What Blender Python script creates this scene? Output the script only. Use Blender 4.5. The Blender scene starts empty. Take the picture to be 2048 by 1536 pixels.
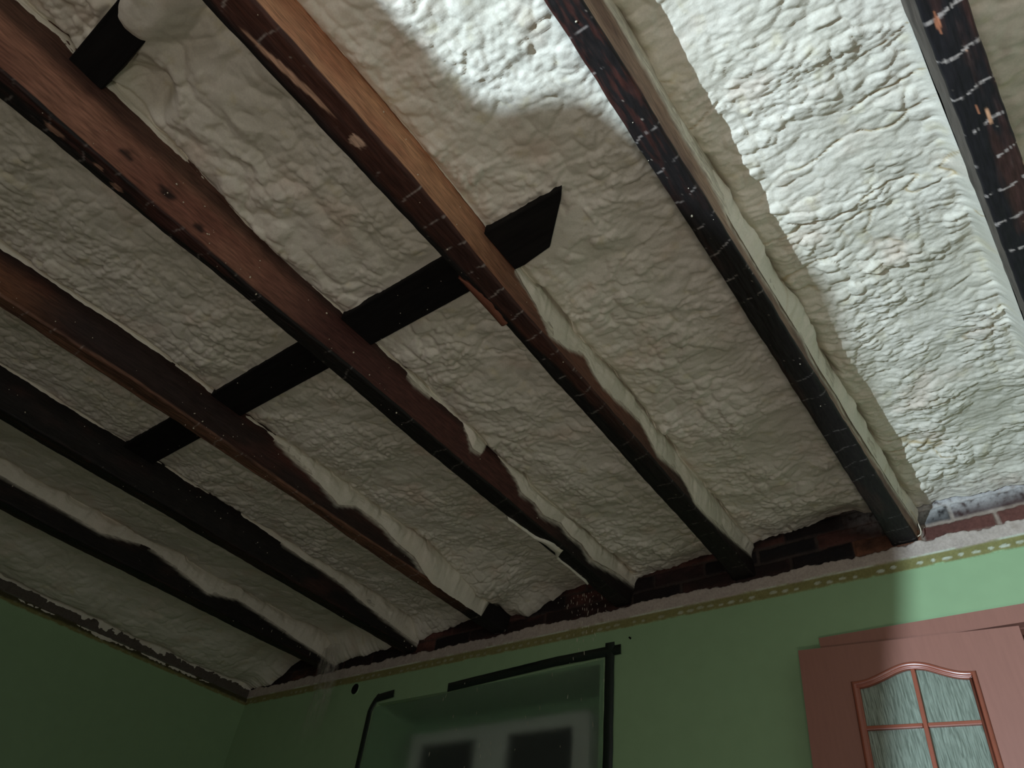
import bpy, bmesh, math, random
import numpy as np
from mathutils import Vector, Matrix

scene = bpy.context.scene
H = 0.80                      # camera height above the floor

# ------------------------------------------------------------------ camera
cam_d = bpy.data.cameras.new('camera')
cam_d.sensor_width = 36.0
cam_d.lens = 1390.864 / 2048 * 36.0
cam_d.clip_start = 0.02
cam = bpy.data.objects.new('camera', cam_d)
scene.collection.objects.link(cam)
R = np.array([[0.79620956, -0.35155006, -0.49240521],
              [0.59592097, 0.59630768, 0.53786184],
              [0.10453964, -0.72168532, 0.68428193]])
cam.matrix_world = Matrix(((R[0, 0], -R[0, 1], -R[0, 2], 0.0),
                           (R[1, 0], -R[1, 1], -R[1, 2], 0.0),
                           (R[2, 0], -R[2, 1], -R[2, 2], H),
                           (0, 0, 0, 1)))
scene.camera = cam

# ------------------------------------------------------------------ world, lights, exposure
world = bpy.data.worlds.new('world')
scene.world = world
world.use_nodes = True
bg = world.node_tree.nodes['Background']
bg.inputs[0].default_value = (0.72, 0.83, 1.0, 1)
bg.inputs[1].default_value = 0.3

def area_light(name, loc, target, sx, sy, power, col):
    l = bpy.data.lights.new(name, 'AREA')
    l.shape = 'RECTANGLE'; l.size = sx; l.size_y = sy
    l.energy = power; l.color = col
    o = bpy.data.objects.new(name, l)
    scene.collection.objects.link(o)
    o.location = loc
    d = Vector(target) - Vector(loc)
    o.rotation_euler = d.to_track_quat('-Z', 'Y').to_euler()
    return o

# added area lamps for assumed daylight from an unseen side and rear window
area_light('assumed_side_daylight', (1.74, -0.15, 1.30), (-1.0, 0.2, 1.75), 1.3, 1.2, 3.5, (1.0, 0.97, 0.90))
area_light('assumed_rear_daylight', (-0.1, -3.18, 1.35), (-0.4, 0.5, 1.75), 1.2, 1.2, 15.0, (1.0, 0.93, 0.92))

vs = scene.view_settings
scene.display_settings.display_device = 'sRGB'
vs.view_transform = 'Standard'
vs.look = 'None'
vs.exposure = 0.0
vs.gamma = 1.0
vs.use_curve_mapping = False

# ------------------------------------------------------------------ helpers
C = scene.collection

def tag(o, label=None, cat=None, group=None, kind=None):
    if label: o['label'] = label
    if cat: o['category'] = cat
    if group: o['group'] = group
    if kind: o['kind'] = kind
    return o

def empty(name, loc):
    o = bpy.data.objects.new(name, None)
    o.empty_display_size = 0.05
    C.objects.link(o)
    o.location = loc
    return o

def link(name, me, parent=None, loc=None):
    o = bpy.data.objects.new(name, me)
    C.objects.link(o)
    if loc is not None: o.location = loc
    if parent is not None: o.parent = parent
    return o

def obj_bm(name, bm, mat, parent=None, loc=None, smooth=False):
    bmesh.ops.recalc_face_normals(bm, faces=bm.faces[:])
    me = bpy.data.meshes.new(name)
    bm.to_mesh(me); bm.free()
    me.materials.append(mat)
    if smooth: me.polygons.foreach_set('use_smooth', [True] * len(me.polygons))
    return link(name, me, parent, loc)

def add_box(bm, x0, x1, y0, y1, z0, z1):
    r = bmesh.ops.create_cube(bm, size=1.0, matrix=Matrix.Translation(((x0+x1)/2, (y0+y1)/2, (z0+z1)/2)) @
                              Matrix.Diagonal((x1-x0, y1-y0, z1-z0, 1)))
    return r['verts']

def add_prism(bm, pts, axis, a, b):
    """extrude a polygon: axis 'y' -> pts are (x,z); 'z' -> pts are (x,y); 'x' -> (y,z)"""
    def P(p, t):
        return {'y': (p[0], t, p[1]), 'z': (p[0], p[1], t), 'x': (t, p[0], p[1])}[axis]
    va = [bm.verts.new(P(p, a)) for p in pts]
    vb = [bm.verts.new(P(p, b)) for p in pts]
    n = len(pts)
    bm.faces.new(va); bm.faces.new(vb[::-1])
    for i in range(n):
        bm.faces.new((va[i], va[(i+1) % n], vb[(i+1) % n], vb[i]))

def bevel(bm, w, seg=2):
    bmesh.ops.bevel(bm, geom=[e for e in bm.edges], offset=w, segments=seg, affect='EDGES', profile=0.5)

def grid_mesh(name, P, mat, col=None, wrap=False, parent=None, flip=False, smooth=True):
    """P: (n, m, 3) array of points -> quad mesh, optional colours (n, m, 3) as an albedo attribute"""
    n, m = P.shape[:2]
    idx = np.arange(n*m).reshape(n, m)
    if wrap:
        idx2 = np.concatenate([idx, idx[:, :1]], 1)
    else:
        idx2 = idx
    a = idx2[:-1, :-1].ravel(); b = idx2[:-1, 1:].ravel(); c = idx2[1:, 1:].ravel(); d = idx2[1:, :-1].ravel()
    F = np.stack([a, d, c, b] if flip else [a, b, c, d], 1)
    me = bpy.data.meshes.new(name)
    me.vertices.add(n*m)
    me.vertices.foreach_set('co', P.reshape(-1).astype(np.float32))
    nf = len(F)
    me.loops.add(nf*4)
    me.loops.foreach_set('vertex_index', F.reshape(-1).astype(np.int32))
    me.polygons.add(nf)
    me.polygons.foreach_set('loop_start', np.arange(0, nf*4, 4, dtype=np.int32))
    me.polygons.foreach_set('loop_total', np.full(nf, 4, dtype=np.int32))
    me.update(calc_edges=True)
    if smooth: me.polygons.foreach_set('use_smooth', np.ones(nf, dtype=bool))
    if col is not None:
        at = me.color_attributes.new('albedo', 'FLOAT_COLOR', 'POINT')
        rgba = np.ones((n*m, 4), np.float32)
        rgba[:, :3] = col.reshape(-1, 3)
        at.data.foreach_set('color', rgba.reshape(-1))
    me.validate()
    me.materials.append(mat)
    return link(name, me, parent)

def S2L(r, g, b):
    f = lambda c: (c/255/12.92) if c/255 <= 0.04045 else ((c/255+0.055)/1.055)**2.4
    return np.array([f(r), f(g), f(b)])

# ---- numpy noise
def _hash(ix, iy, seed):
    h = (ix.astype(np.int64)*374761393 + iy.astype(np.int64)*668265263 + seed*2147483647) & 0xffffffff
    h = ((h ^ (h >> 13)) * 1274126177) & 0xffffffff
    h = ((h ^ (h >> 16)) * 2246822519) & 0xffffffff
    return ((h ^ (h >> 15)) & 0xffffff) / float(0xffffff)

def vn(x, y, seed=0):
    """smooth gradient noise about -1..1"""
    x = np.asarray(x, float); y = np.asarray(y, float)
    x, y = np.broadcast_arrays(x, y)
    ix = np.floor(x); iy = np.floor(y)
    fx = x-ix; fy = y-iy
    u = fx*fx*fx*(fx*(fx*6-15)+10); v = fy*fy*fy*(fy*(fy*6-15)+10)
    def g(dx, dy):
        a = _hash(ix+dx, iy+dy, seed)*2*np.pi
        return np.cos(a)*(fx-dx)+np.sin(a)*(fy-dy)
    n = (g(0, 0)*(1-u)+g(1, 0)*u)*(1-v)+(g(0, 1)*(1-u)+g(1, 1)*u)*v
    return n*1.5

def fbm(x, y, seed=0, o=4):
    s = 0; a = 1; t = 0
    for i in range(o):
        s = s+a*vn(x*2**i, y*2**i, seed+17*i); t += a; a *= 0.5
    return s/t

def worley(x, y, seed=0):
    ix = np.floor(x); iy = np.floor(y)
    f1 = np.full(x.shape, 9.0); f2 = np.full(x.shape, 9.0); cid = np.zeros(x.shape)
    for dx in (-1, 0, 1):
        for dy in (-1, 0, 1):
            cx = ix+dx; cy = iy+dy
            px = cx+0.15+0.7*_hash(cx, cy, seed); py = cy+0.15+0.7*_hash(cx, cy, seed+7)
            d = np.hypot(x-px, y-py)
            m = d < f1
            f2 = np.where(m, f1, np.minimum(f2, d))
            cid = np.where(m, _hash(cx, cy, seed+13), cid)
            f1 = np.where(m, d, f1)
    return f1, f2, cid

def sstep(a, b, x):
    t = np.clip((x-a)/(b-a), 0, 1)
    return t*t*(3-2*t)

def lerp(a, b, t):
    return a+(b-a)*t

def curve(pts):
    xs = np.array([p[0] for p in pts], float); ys = np.array([p[1] for p in pts], float)
    o = np.argsort(xs); xs = xs[o]; ys = ys[o]
    return lambda y: np.interp(y, xs, ys)

# ------------------------------------------------------------------ materials
def new_mat(name):
    m = bpy.data.materials.new(name); m.use_nodes = True
    nt = m.node_tree
    return m, nt, nt.nodes['Principled BSDF']

def nd(nt, typ, **kw):
    n = nt.nodes.new(typ)
    for k, v in kw.items():
        if k.startswith('i_'):
            n.inputs[k[2:].replace('_', ' ')].default_value = v
        else:
            setattr(n, k, v)
    return n

def albedo_mat(name, rough=0.8, bump_scale=120.0, bump=0.25, bdist=0.003, var=0.18, stretch=(1, 1, 1), spec=0.3, sss=0):
    """vertex albedo attribute, varied by a fine procedural noise, with a fine noise bump"""
    m, nt, b = new_mat(name)
    at = nd(nt, 'ShaderNodeVertexColor', layer_name='albedo')
    tc = nd(nt, 'ShaderNodeTexCoord')
    mp = nd(nt, 'ShaderNodeMapping'); mp.inputs['Scale'].default_value = stretch
    nt.links.new(tc.outputs['Object'], mp.inputs['Vector'])
    nz = nd(nt, 'ShaderNodeTexNoise'); nz.inputs['Scale'].default_value = bump_scale; nz.inputs['Detail'].default_value = 5
    nt.links.new(mp.outputs['Vector'], nz.inputs['Vector'])
    mr = nd(nt, 'ShaderNodeMapRange')
    mr.inputs['From Min'].default_value = 0.3; mr.inputs['From Max'].default_value = 0.7
    mr.inputs['To Min'].default_value = 1-var; mr.inputs['To Max'].default_value = 1+var
    nt.links.new(nz.outputs['Fac'], mr.inputs['Value'])
    mx = nd(nt, 'ShaderNodeMix', data_type='RGBA', blend_type='MULTIPLY')
    mx.inputs['Factor'].default_value = 1.0
    nt.links.new(at.outputs['Color'], mx.inputs[6])
    nt.links.new(mr.outputs['Result'], mx.inputs[7])
    nt.links.new(mx.outputs[2], b.inputs['Base Color'])
    bp = nd(nt, 'ShaderNodeBump'); bp.inputs['Strength'].default_value = bump; bp.inputs['Distance'].default_value = bdist
    nt.links.new(nz.outputs['Fac'], bp.inputs['Height'])
    nt.links.new(bp.outputs['Normal'], b.inputs['Normal'])
    b.inputs['Roughness'].default_value = rough
    b.inputs['Specular IOR Level'].default_value = spec
    return m

def plain_mat(name, col, rough=0.6, spec=0.4, scale=40.0, var=0.1, bump=0.1, stretch=(1, 1, 1), bdist=0.002):
    m, nt, b = new_mat(name)
    tc = nd(nt, 'ShaderNodeTexCoord')
    mp = nd(nt, 'ShaderNodeMapping'); mp.inputs['Scale'].default_value = stretch
    nt.links.new(tc.outputs['Object'], mp.inputs['Vector'])
    nz = nd(nt, 'ShaderNodeTexNoise'); nz.inputs['Scale'].default_value = scale; nz.inputs['Detail'].default_value = 4
    nt.links.new(mp.outputs['Vector'], nz.inputs['Vector'])
    cr = nd(nt, 'ShaderNodeValToRGB')
    c = np.array(col)
    cr.color_ramp.elements[0].position = 0.3; cr.color_ramp.elements[1].position = 0.7
    cr.color_ramp.elements[0].color = (*np.clip(c*(1-var), 0, 1), 1)
    cr.color_ramp.elements[1].color = (*np.clip(c*(1+var), 0, 1), 1)
    nt.links.new(nz.outputs['Fac'], cr.inputs['Fac'])
    nt.links.new(cr.outputs['Color'], b.inputs['Base Color'])
    bp = nd(nt, 'ShaderNodeBump'); bp.inputs['Strength'].default_value = bump; bp.inputs['Distance'].default_value = bdist
    nt.links.new(nz.outputs['Fac'], bp.inputs['Height'])
    nt.links.new(bp.outputs['Normal'], b.inputs['Normal'])
    b.inputs['Roughness'].default_value = rough
    b.inputs['Specular IOR Level'].default_value = spec
    return m

M_foam = albedo_mat('foam', rough=0.62, bump_scale=170.0, bump=0.35, bdist=0.002, var=0.05, spec=0.35)
M_beam = albedo_mat('old_beam_wood', rough=0.62, bump_scale=55.0, bump=0.5, bdist=0.003, var=0.35, stretch=(3.0, 0.35, 3.0), spec=0.3)
M_band = albedo_mat('crumbling_masonry', rough=0.9, bump_scale=120.0, bump=0.3, bdist=0.002, var=0.12, spec=0.15)
M_green = plain_mat('green_paint', S2L(142, 174, 131), rough=0.38, spec=0.45, scale=14.0, var=0.03, bump=0.06)
M_black_wood = plain_mat('charred_board', S2L(22, 21, 20), rough=0.85, spec=0.15, scale=30, var=0.3, bump=0.6, stretch=(0.3, 2, 2))
M_door = plain_mat('brown_door_laminate', S2L(148, 105, 91), rough=0.36, spec=0.5, scale=30, var=0.05, bump=0.05, stretch=(3, 3, 0.3))
M_mould = plain_mat('red_brown_moulding', S2L(146, 84, 64), rough=0.25, spec=0.6, scale=30, var=0.05, bump=0.03)
M_white_pvc = plain_mat('white_window_paint', S2L(218, 216, 208), rough=0.4, spec=0.4, scale=20, var=0.02, bump=0.02)
M_dark_glass = plain_mat('dark_window_glass', S2L(14, 16, 15), rough=0.08, spec=0.5, scale=5, var=0.02, bump=0.0)
M_tape = plain_mat('dark_green_tape', S2L(22, 34, 26), rough=0.45, spec=0.4, scale=60, var=0.15, bump=0.2)
M_floor = plain_mat('floor_boards', S2L(84, 66, 50), rough=0.5, spec=0.4, scale=12, var=0.25, bump=0.2, stretch=(6, 0.5, 1))
M_plaster = plain_mat('plain_wall_paint', S2L(160, 156, 146), rough=0.7, spec=0.2, scale=10, var=0.05, bump=0.1)
M_dark = plain_mat('dark_void', S2L(10, 10, 10), rough=0.9, spec=0.1, scale=10, var=0.1, bump=0.0)
M_crumb = plain_mat('foam_crumb', S2L(205, 198, 175), rough=0.7, spec=0.3, scale=80, var=0.1, bump=0.1)
M_hall = plain_mat('hallway_wall', S2L(60, 56, 50), rough=0.8, spec=0.2, scale=10, var=0.1, bump=0.1)

# ribbed glass of the door
M_door_glass, nt, b = new_mat('streaked_door_glass')
tc = nd(nt, 'ShaderNodeTexCoord'); mp = nd(nt, 'ShaderNodeMapping'); mp.inputs['Scale'].default_value = (190, 1, 16)
nt.links.new(tc.outputs['Object'], mp.inputs['Vector'])
nz = nd(nt, 'ShaderNodeTexNoise'); nz.inputs['Scale'].default_value = 1.0; nz.inputs['Detail'].default_value = 3; nz.inputs['Distortion'].default_value = 0.6
nt.links.new(mp.outputs['Vector'], nz.inputs['Vector'])
cr = nd(nt, 'ShaderNodeValToRGB')
cr.color_ramp.elements[0].position = 0.36; cr.color_ramp.elements[0].color = (*S2L(112, 124, 110), 1)
cr.color_ramp.elements[1].position = 0.6; cr.color_ramp.elements[1].color = (*S2L(152, 166, 150), 1)
nt.links.new(nz.outputs['Fac'], cr.inputs['Fac']); nt.links.new(cr.outputs['Color'], b.inputs['Base Color'])
bp = nd(nt, 'ShaderNodeBump'); bp.inputs['Strength'].default_value = 0.9; bp.inputs['Distance'].default_value = 0.004
nt.links.new(nz.outputs['Fac'], bp.inputs['Height']); nt.links.new(bp.outputs['Normal'], b.inputs['Normal'])
b.inputs['Roughness'].default_value = 0.22
b.inputs['Transmission Weight'].default_value = 0.15

# cloudy plastic sheet
M_sheet = bpy.data.materials.new('cloudy_plastic_film'); M_sheet.use_nodes = True
nt = M_sheet.node_tree; nt.nodes.clear()
out = nd(nt, 'ShaderNodeOutputMaterial')
rf = nd(nt, 'ShaderNodeBsdfRefraction'); rf.inputs['IOR'].default_value = 1.0001; rf.inputs['Roughness'].default_value = 0.55
rf.distribution = 'GGX'
rf.inputs['Color'].default_value = (0.80, 0.88, 0.84, 1)
rf.inputs['IOR'].default_value = 1.08
trn = nd(nt, 'ShaderNodeBsdfTransparent'); trn.inputs['Color'].default_value = (0.9, 0.95, 0.92, 1)
df = nd(nt, 'ShaderNodeBsdfDiffuse'); df.inputs['Color'].default_value = (0.30, 0.36, 0.33, 1)
gl = nd(nt, 'ShaderNodeBsdfGlossy'); gl.inputs['Roughness'].default_value = 0.25; gl.inputs['Color'].default_value = (0.8, 0.85, 0.85, 1)
m1 = nd(nt, 'ShaderNodeMixShader'); m1.inputs[0].default_value = 0.06
nt.links.new(rf.outputs[0], m1.inputs[1]); nt.links.new(trn.outputs[0], m1.inputs[2])
m2 = nd(nt, 'ShaderNodeMixShader'); m2.inputs[0].default_value = 0.10
nt.links.new(m1.outputs[0], m2.inputs[1]); nt.links.new(df.outputs[0], m2.inputs[2])
m3 = nd(nt, 'ShaderNodeMixShader'); m3.inputs[0].default_value = 0.03
nt.links.new(m2.outputs[0], m3.inputs[1]); nt.links.new(gl.outputs[0], m3.inputs[2])
nt.links.new(m3.outputs[0], out.inputs[0])

# thin cobweb veil
M_veil = bpy.data.materials.new('dusty_cobweb'); M_veil.use_nodes = True
nt = M_veil.node_tree; nt.nodes.clear()
out = nd(nt, 'ShaderNodeOutputMaterial')
df = nd(nt, 'ShaderNodeBsdfDiffuse'); df.inputs['Color'].default_value = (0.5, 0.48, 0.40, 1)
trn = nd(nt, 'ShaderNodeBsdfTransparent')
tc = nd(nt, 'ShaderNodeTexCoord'); mp = nd(nt, 'ShaderNodeMapping'); mp.inputs['Scale'].default_value = (60, 60, 22)
nt.links.new(tc.outputs['Object'], mp.inputs['Vector'])
nz = nd(nt, 'ShaderNodeTexNoise'); nz.inputs['Scale'].default_value = 1.0; nz.inputs['Detail'].default_value = 5
nt.links.new(mp.outputs['Vector'], nz.inputs['Vector'])
at = nd(nt, 'ShaderNodeVertexColor', layer_name='albedo')
mr = nd(nt, 'ShaderNodeMapRange'); mr.inputs['From Min'].default_value = 0.25; mr.inputs['From Max'].default_value = 0.75
nt.links.new(nz.outputs['Fac'], mr.inputs['Value'])
mt = nd(nt, 'ShaderNodeMath', operation='MULTIPLY')
nt.links.new(mr.outputs['Result'], mt.inputs[0]); nt.links.new(at.outputs['Color'], mt.inputs[1])
mx = nd(nt, 'ShaderNodeMixShader')
nt.links.new(mt.outputs[0], mx.inputs[0]); nt.links.new(trn.outputs[0], mx.inputs[1]); nt.links.new(df.outputs[0], mx.inputs[2])
nt.links.new(mx.outputs[0], out.inputs[0])

# ------------------------------------------------------------------ geometry of the room (z of the photo is relative to the camera: add H)
YW = 2.80       # far wall
XL = -4.60      # left wall
XRW = 1.75      # right wall
YR = -3.20      # rear wall
ZTOP = 1.93 + H # boards above the beams
ZB = 1.60       # beam undersides (camera-relative)

# ---- far wall, painted, with the window niche and the door opening cut out
NX0, NX1, NZ0, NZ1 = -3.25, -1.75, 0.85, 1.335+H
DX0, DX1, DZ1 = -0.665, 0.20, 1.19+H
ZP = 1.490+H    # top of the green paint
bm = bmesh.new()
add_box(bm, XL-0.3, NX0, YW, YW+0.30, 0, ZP)
add_box(bm, NX0, NX1, YW, YW+0.30, 0, NZ0)
add_box(bm, NX0, NX1, YW, YW+0.30, NZ1, ZP)
add_box(bm, NX1, DX0, YW, YW+0.30, 0, ZP)
add_box(bm, DX0, DX1, YW, YW+0.30, DZ1, ZP)
add_box(bm, DX1, XRW+0.3, YW, YW+0.30, 0, ZP)
add_box(bm, NX0-0.1, NX1+0.1, YW+0.34, YW+0.44, NZ0-0.1, NZ1+0.1)
tag(obj_bm('wall_back', bm, M_green), kind='structure')

# ---- left wall
bm = bmesh.new(); add_box(bm, XL-0.3, XL, YR-0.3, YW, 0, ZP)
tag(obj_bm('wall_left', bm, M_green), kind='structure')
# ---- right wall with an assumed, unseen window opening for the side light
bm = bmesh.new()
wy0, wy1, wz0, wz1 = -0.85, 0.55, 0.65, 1.95
add_box(bm, XRW, XRW+0.3, YR-0.3, wy0, 0, ZTOP)
add_box(bm, XRW, XRW+0.3, wy1, YW, 0, ZTOP)
add_box(bm, XRW, XRW+0.3, wy0, wy1, 0, wz0)
add_box(bm, XRW, XRW+0.3, wy0, wy1, wz1, ZTOP)
tag(obj_bm('wall_right', bm, M_plaster), kind='structure')
# ---- rear wall with an assumed, unseen window opening for the rear light
bm = bmesh.new()
rx0, rx1, rz0, rz1 = -0.75, 0.55, 0.7, 2.0
add_box(bm, XL, rx0, YR-0.3, YR, 0, ZTOP)
add_box(bm, rx1, XRW, YR-0.3, YR, 0, ZTOP)
add_box(bm, rx0, rx1, YR-0.3, YR, 0, rz0)
add_box(bm, rx0, rx1, YR-0.3, YR, rz1, ZTOP)
tag(obj_bm('wall_rear', bm, M_plaster), kind='structure')
# ---- floor and the boards above the beams
bm = bmesh.new(); add_box(bm, XL-0.3, XRW+0.3, YR-0.3, YW+0.3, -0.1, 0)
tag(obj_bm('floor', bm, M_floor), kind='structure')
bm = bmesh.new(); add_box(bm, XL-0.3, XRW+0.3, YR-0.3, YW+0.3, ZTOP, ZTOP+0.1)
tag(obj_bm('ceiling', bm, M_black_wood), kind='structure')
# ---- hallway behind the door opening
bm = bmesh.new()
add_box(bm, DX0-0.5, DX1+0.5, YW+1.2, YW+1.3, 0, 2.6)
add_box(bm, DX0-0.5, DX0-0.4, YW+0.3, YW+1.3, 0, 2.6)
add_box(bm, DX1+0.4, DX1+0.5, YW+0.3, YW+1.3, 0, 2.6)
add_box(bm, DX0-0.5, DX1+0.5, YW+0.3, YW+1.3, 2.5, 2.6)
tag(obj_bm('wall_hallway', bm, M_hall), kind='structure')

# ---- band of brick, broken plaster and old olive paint above the green paint on the far wall
def band(name, a0, a1, seed, far=True):
    da = 0.005
    na = int((a1-a0)/da)
    A = np.linspace(a0, a1, na)
    Z = np.linspace(1.484, 1.93, 96)
    a, z = np.meshgrid(A, Z, indexing='ij')
    n1 = fbm(a*4, z*4, seed); n2 = fbm(a*14, z*14, seed+3); n3 = fbm(a*45, z*45, seed+5)
    green_t = 1.488+0.003*n1+0.004*n2
    oliv_t = 1.532+0.008*n1+0.006*n2
    plas_t = 1.588+0.014*n1+0.014*n2+0.006*n3
    # bricks
    bh = 0.072; bl = 0.26
    zz = (z-1.588+0.012*n1)/bh
    row = np.floor(zz)
    aa = a/bl+0.5*(row % 2)+0.1*_hash(row, row*0, seed)
    colm = np.floor(aa)
    fz = (zz-row)*bh; fa = (aa-colm)*bl
    dist = np.minimum(np.minimum(fz, bh-fz), np.minimum(fa, bl-fa))
    mort = 1-sstep(0.004, 0.010, dist+0.004*n3)
    hid = _hash(colm, row, seed+21)
    hid2 = _hash(colm, row, seed+31)
    red = S2L(100, 66, 58); dred = S2L(70, 50, 47); black = S2L(30, 29, 30); ochre = S2L(136, 92, 68)
    col = np.where((hid < 0.42)[..., None], red*(0.7+0.5*hid2[..., None]),
          np.where((hid < 0.66)[..., None], dred, np.where((hid < 0.9)[..., None], black, ochre)))
    col = col*(1+0.35*n2[..., None])*(1+0.25*n3[..., None])
    mcol = lerp(S2L(70, 62, 56)*np.ones(3), S2L(148, 136, 122), sstep(-0.5, -0.15, a if far else a*0)[..., None])*(1+0.3*n2[..., None])
    col = lerp(col, mcol, (mort*(0.35+0.65*sstep(-0.3, 0.3, n1+0.5*n2)))[..., None])
    soot = sstep(-0.55, 0.2, fbm(a*2.2, z*6, seed+41)+0.25*n2)[..., None]
    sootamt = sstep(-0.22, -0.5, a) if far else np.ones_like(a)
    col = lerp(col, S2L(34, 28, 26)*np.ones(3), soot*(0.30+0.64*sootamt[..., None])*(1-0.45*mort[..., None]))
    # foam overspray on the bricks towards the foam
    ovs = sstep(1.655, 1.75, z+0.03*n1+0.02*n2)*sstep(-0.6, -0.2, a) if far else np.zeros_like(a)
    col = lerp(col, S2L(188, 190, 186)*(1+0.15*n3[..., None]), (ovs*0.75*sstep(-0.5, 0.3, n3+0.5*n2+0.2))[..., None])
    depth = -0.010+0.007*(1-mort)+0.004*n3
    # plaster ledge
    pm = (1-sstep(-0.004, 0.004, z-plas_t))
    pc = S2L(172, 162, 150)*(1+0.14*n2[..., None]+0.05*n3[..., None])
    pc = lerp(pc, S2L(120, 108, 92), sstep(0.2, 0.6, n2)[..., None]*0.5)
    col = lerp(col, pc, pm[..., None])
    depth = lerp(depth, 0.012+0.004*n2+0.003*n3, pm)
    # olive strip with a row of white paint dabs
    om = 1-sstep(-0.002, 0.002, z-oliv_t)
    oc = S2L(126, 124, 78)*(1+0.15*n2[..., None])
    ddx = a/0.048+0.25*n1
    cell = np.floor(ddx); fx = (ddx-cell-0.5)*0.048
    r = np.hypot(fx/(0.5+0.9*_hash(cell, cell*0, seed+5)), (z-(1.503+0.008*(_hash(cell, cell*0, seed+6)-0.4)))/0.5)
    dab = (1-sstep(0.011, 0.015, r+0.003*n3))*(_hash(cell, cell*0, seed+8) < 0.72)
    dab = dab*(0.35+0.65*sstep(-2.0, -0.3, a))*(0.6+0.4*sstep(-0.3, 0.2, n2)) if far else dab*0.15
    dab = np.maximum(dab, (1-sstep(0.0015, 0.004, np.abs(z-oliv_t+0.002+0.003*n2)))*sstep(-0.2, 0.1, n1+0.3*n2))
    oc = lerp(oc, S2L(186, 194, 174), dab[..., None])
    col = lerp(col, oc, om[..., None])
    depth = lerp(depth, 0.005+0.003*dab+0.001*n3, om)
    gm = 1-sstep(-0.001, 0.001, z-green_t)
    col = lerp(col, S2L(142, 174, 131)*np.ones(3), gm[..., None])
    depth = lerp(depth, 0.0005, gm)
    if not far:
        dk = sstep(1.497, 1.512, z+0.008*n2)[..., None]
        col = lerp(col, S2L(46, 42, 34), dk*0.8)
    col = np.clip(col, 0.003, 1)
    if far:
        P = np.stack([a, YW-depth, z+H], -1)
        return grid_mesh(name, P, M_band, col, flip=True)
    P = np.stack([XL+depth, a, z+H], -1)
    return grid_mesh(name, P, M_band, col, flip=False)

tag(band('trim_1', XL, XRW, 5), kind='structure')
tag(band('trim_2', YR, YW, 9, far=False), kind='structure')
bm = bmesh.new()
add_box(bm, XL-0.3, XRW+0.3, YW+0.018, YW+0.30, ZP, ZTOP)
add_box(bm, XL-0.3, XL-0.018, YR-0.3, YW+0.018, ZP, ZTOP)
tag(obj_bm('wall_masonry', bm, M_dark), kind='structure')

# ------------------------------------------------------------------ ceiling beams
YA = YR   # near end of beams
def ysamples(yfine, step, coarse=0.03, y1=YW):
    a = np.arange(YA, yfine, coarse); b_ = np.arange(yfine, y1, step)
    return np.concatenate([a, b_, [y1]])

BEAMS = {
 # left/right bottom edges (x at z=1.60) as functions of y, flare of the right face at the top, colours
 'a': dict(L=[(0, -3.84), (2.8, -3.825)], Rr=[(0, -3.745), (2.8, -3.735)], flare=0.0, seed=1),
 'b': dict(L=[(0.3, -3.080), (2.8, -3.105)], Rr=[(0.3, -3.00), (2.8, -3.02)], flare=0.015, seed=2),
 'c': dict(L=[(0, -2.425), (0.74, -2.415), (1.39, -2.41), (1.9, -2.432), (2.8, -2.432)], Rr=[(0, -2.37), (0.5, -2.34), (1.3, -2.355), (2.8, -2.345)], flare=0.022, seed=3),
 'd': dict(L=[(-0.26, -1.660), (0.5, -1.645), (1.0, -1.657), (1.3, -1.664), (2.4, -1.655), (2.8, -1.668)], Rr=[(-0.3, -1.58), (0.2, -1.59), (0.5, -1.60), (0.8, -1.585), (2.8, -1.580)], flare=0.024, seed=4),
 'e': dict(L=[(-0.09, -1.012), (0.96, -1.014), (2.63, -1.049), (2.8, -1.06)], Rr=[(0, -0.912), (0.45, -0.908), (0.9, -0.928), (2.8, -0.955)], flare=-0.004, seed=5),
 'f': dict(L=[(0.35, -0.387), (1.2, -0.384), (2.8, -0.388)], Rr=[(0.4, -0.318), (1.04, -0.312), (2.5, -0.296), (2.8, -0.29)], flare=0.022, seed=6),
 'g': dict(L=[(0.78, 0.230), (1.23, 0.242), (1.73, 0.256), (2.8, 0.285)], Rr=[(0.84, 0.312), (1.27, 0.335), (2.8, 0.38)], flare=0.0, seed=7),
}
for k, v in BEAMS.items():
    v['fL'] = curve(v['L']); v['fR'] = curve(v['Rr'])
ZBT = 1.86   # beam tops
YFINE = dict(a=0.4, b=0.1, c=-0.2, d=-0.45, e=-0.25, f=0.2, g=0.6)

def gauss(x, c, w):
    return np.exp(-((x-c)/w)**2)

LIPS = {}      # where wood meets foam on the right side of each beam
LIPS['a'] = curve([(0, 1.715), (0.6, 1.705), (0.85, 1.70), (1.13, 1.685), (1.36, 1.74), (1.58, 1.705), (1.8, 1.665), (1.99, 1.715), (2.34, 1.68), (2.75, 1.64), (2.8, 1.63)])
LIPS['b'] = curve([(-3, 1.75), (1.2, 1.75), (1.7, 1.735), (2.1, 1.72), (2.5, 1.67), (2.8, 1.64)])
LIPS['c'] = curve([(-3, 1.75), (1.1, 1.74), (1.2, 1.72), (1.4, 1.69), (1.53, 1.655), (1.62, 1.70), (1.8, 1.69), (1.9, 1.665), (2.03, 1.65), (2.17, 1.585), (2.3, 1.58), (2.56, 1.58), (2.62, 1.70), (2.8, 1.73)])
LIPS['d'] = curve([(-3, 1.83), (0.0, 1.80), (0.5, 1.77), (1.1, 1.745), (1.17, 1.72), (1.23, 1.725), (1.3, 1.745), (1.45, 1.745), (1.53, 1.674), (1.585, 1.685), (1.61, 1.755), (1.72, 1.73), (1.82, 1.70), (1.86, 1.667), (1.95, 1.676), (2.02, 1.654), (2.15, 1.679), (2.23, 1.66), (2.32, 1.671), (2.42, 1.64), (2.55, 1.661), (2.68, 1.68), (2.8, 1.688)])
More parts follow.
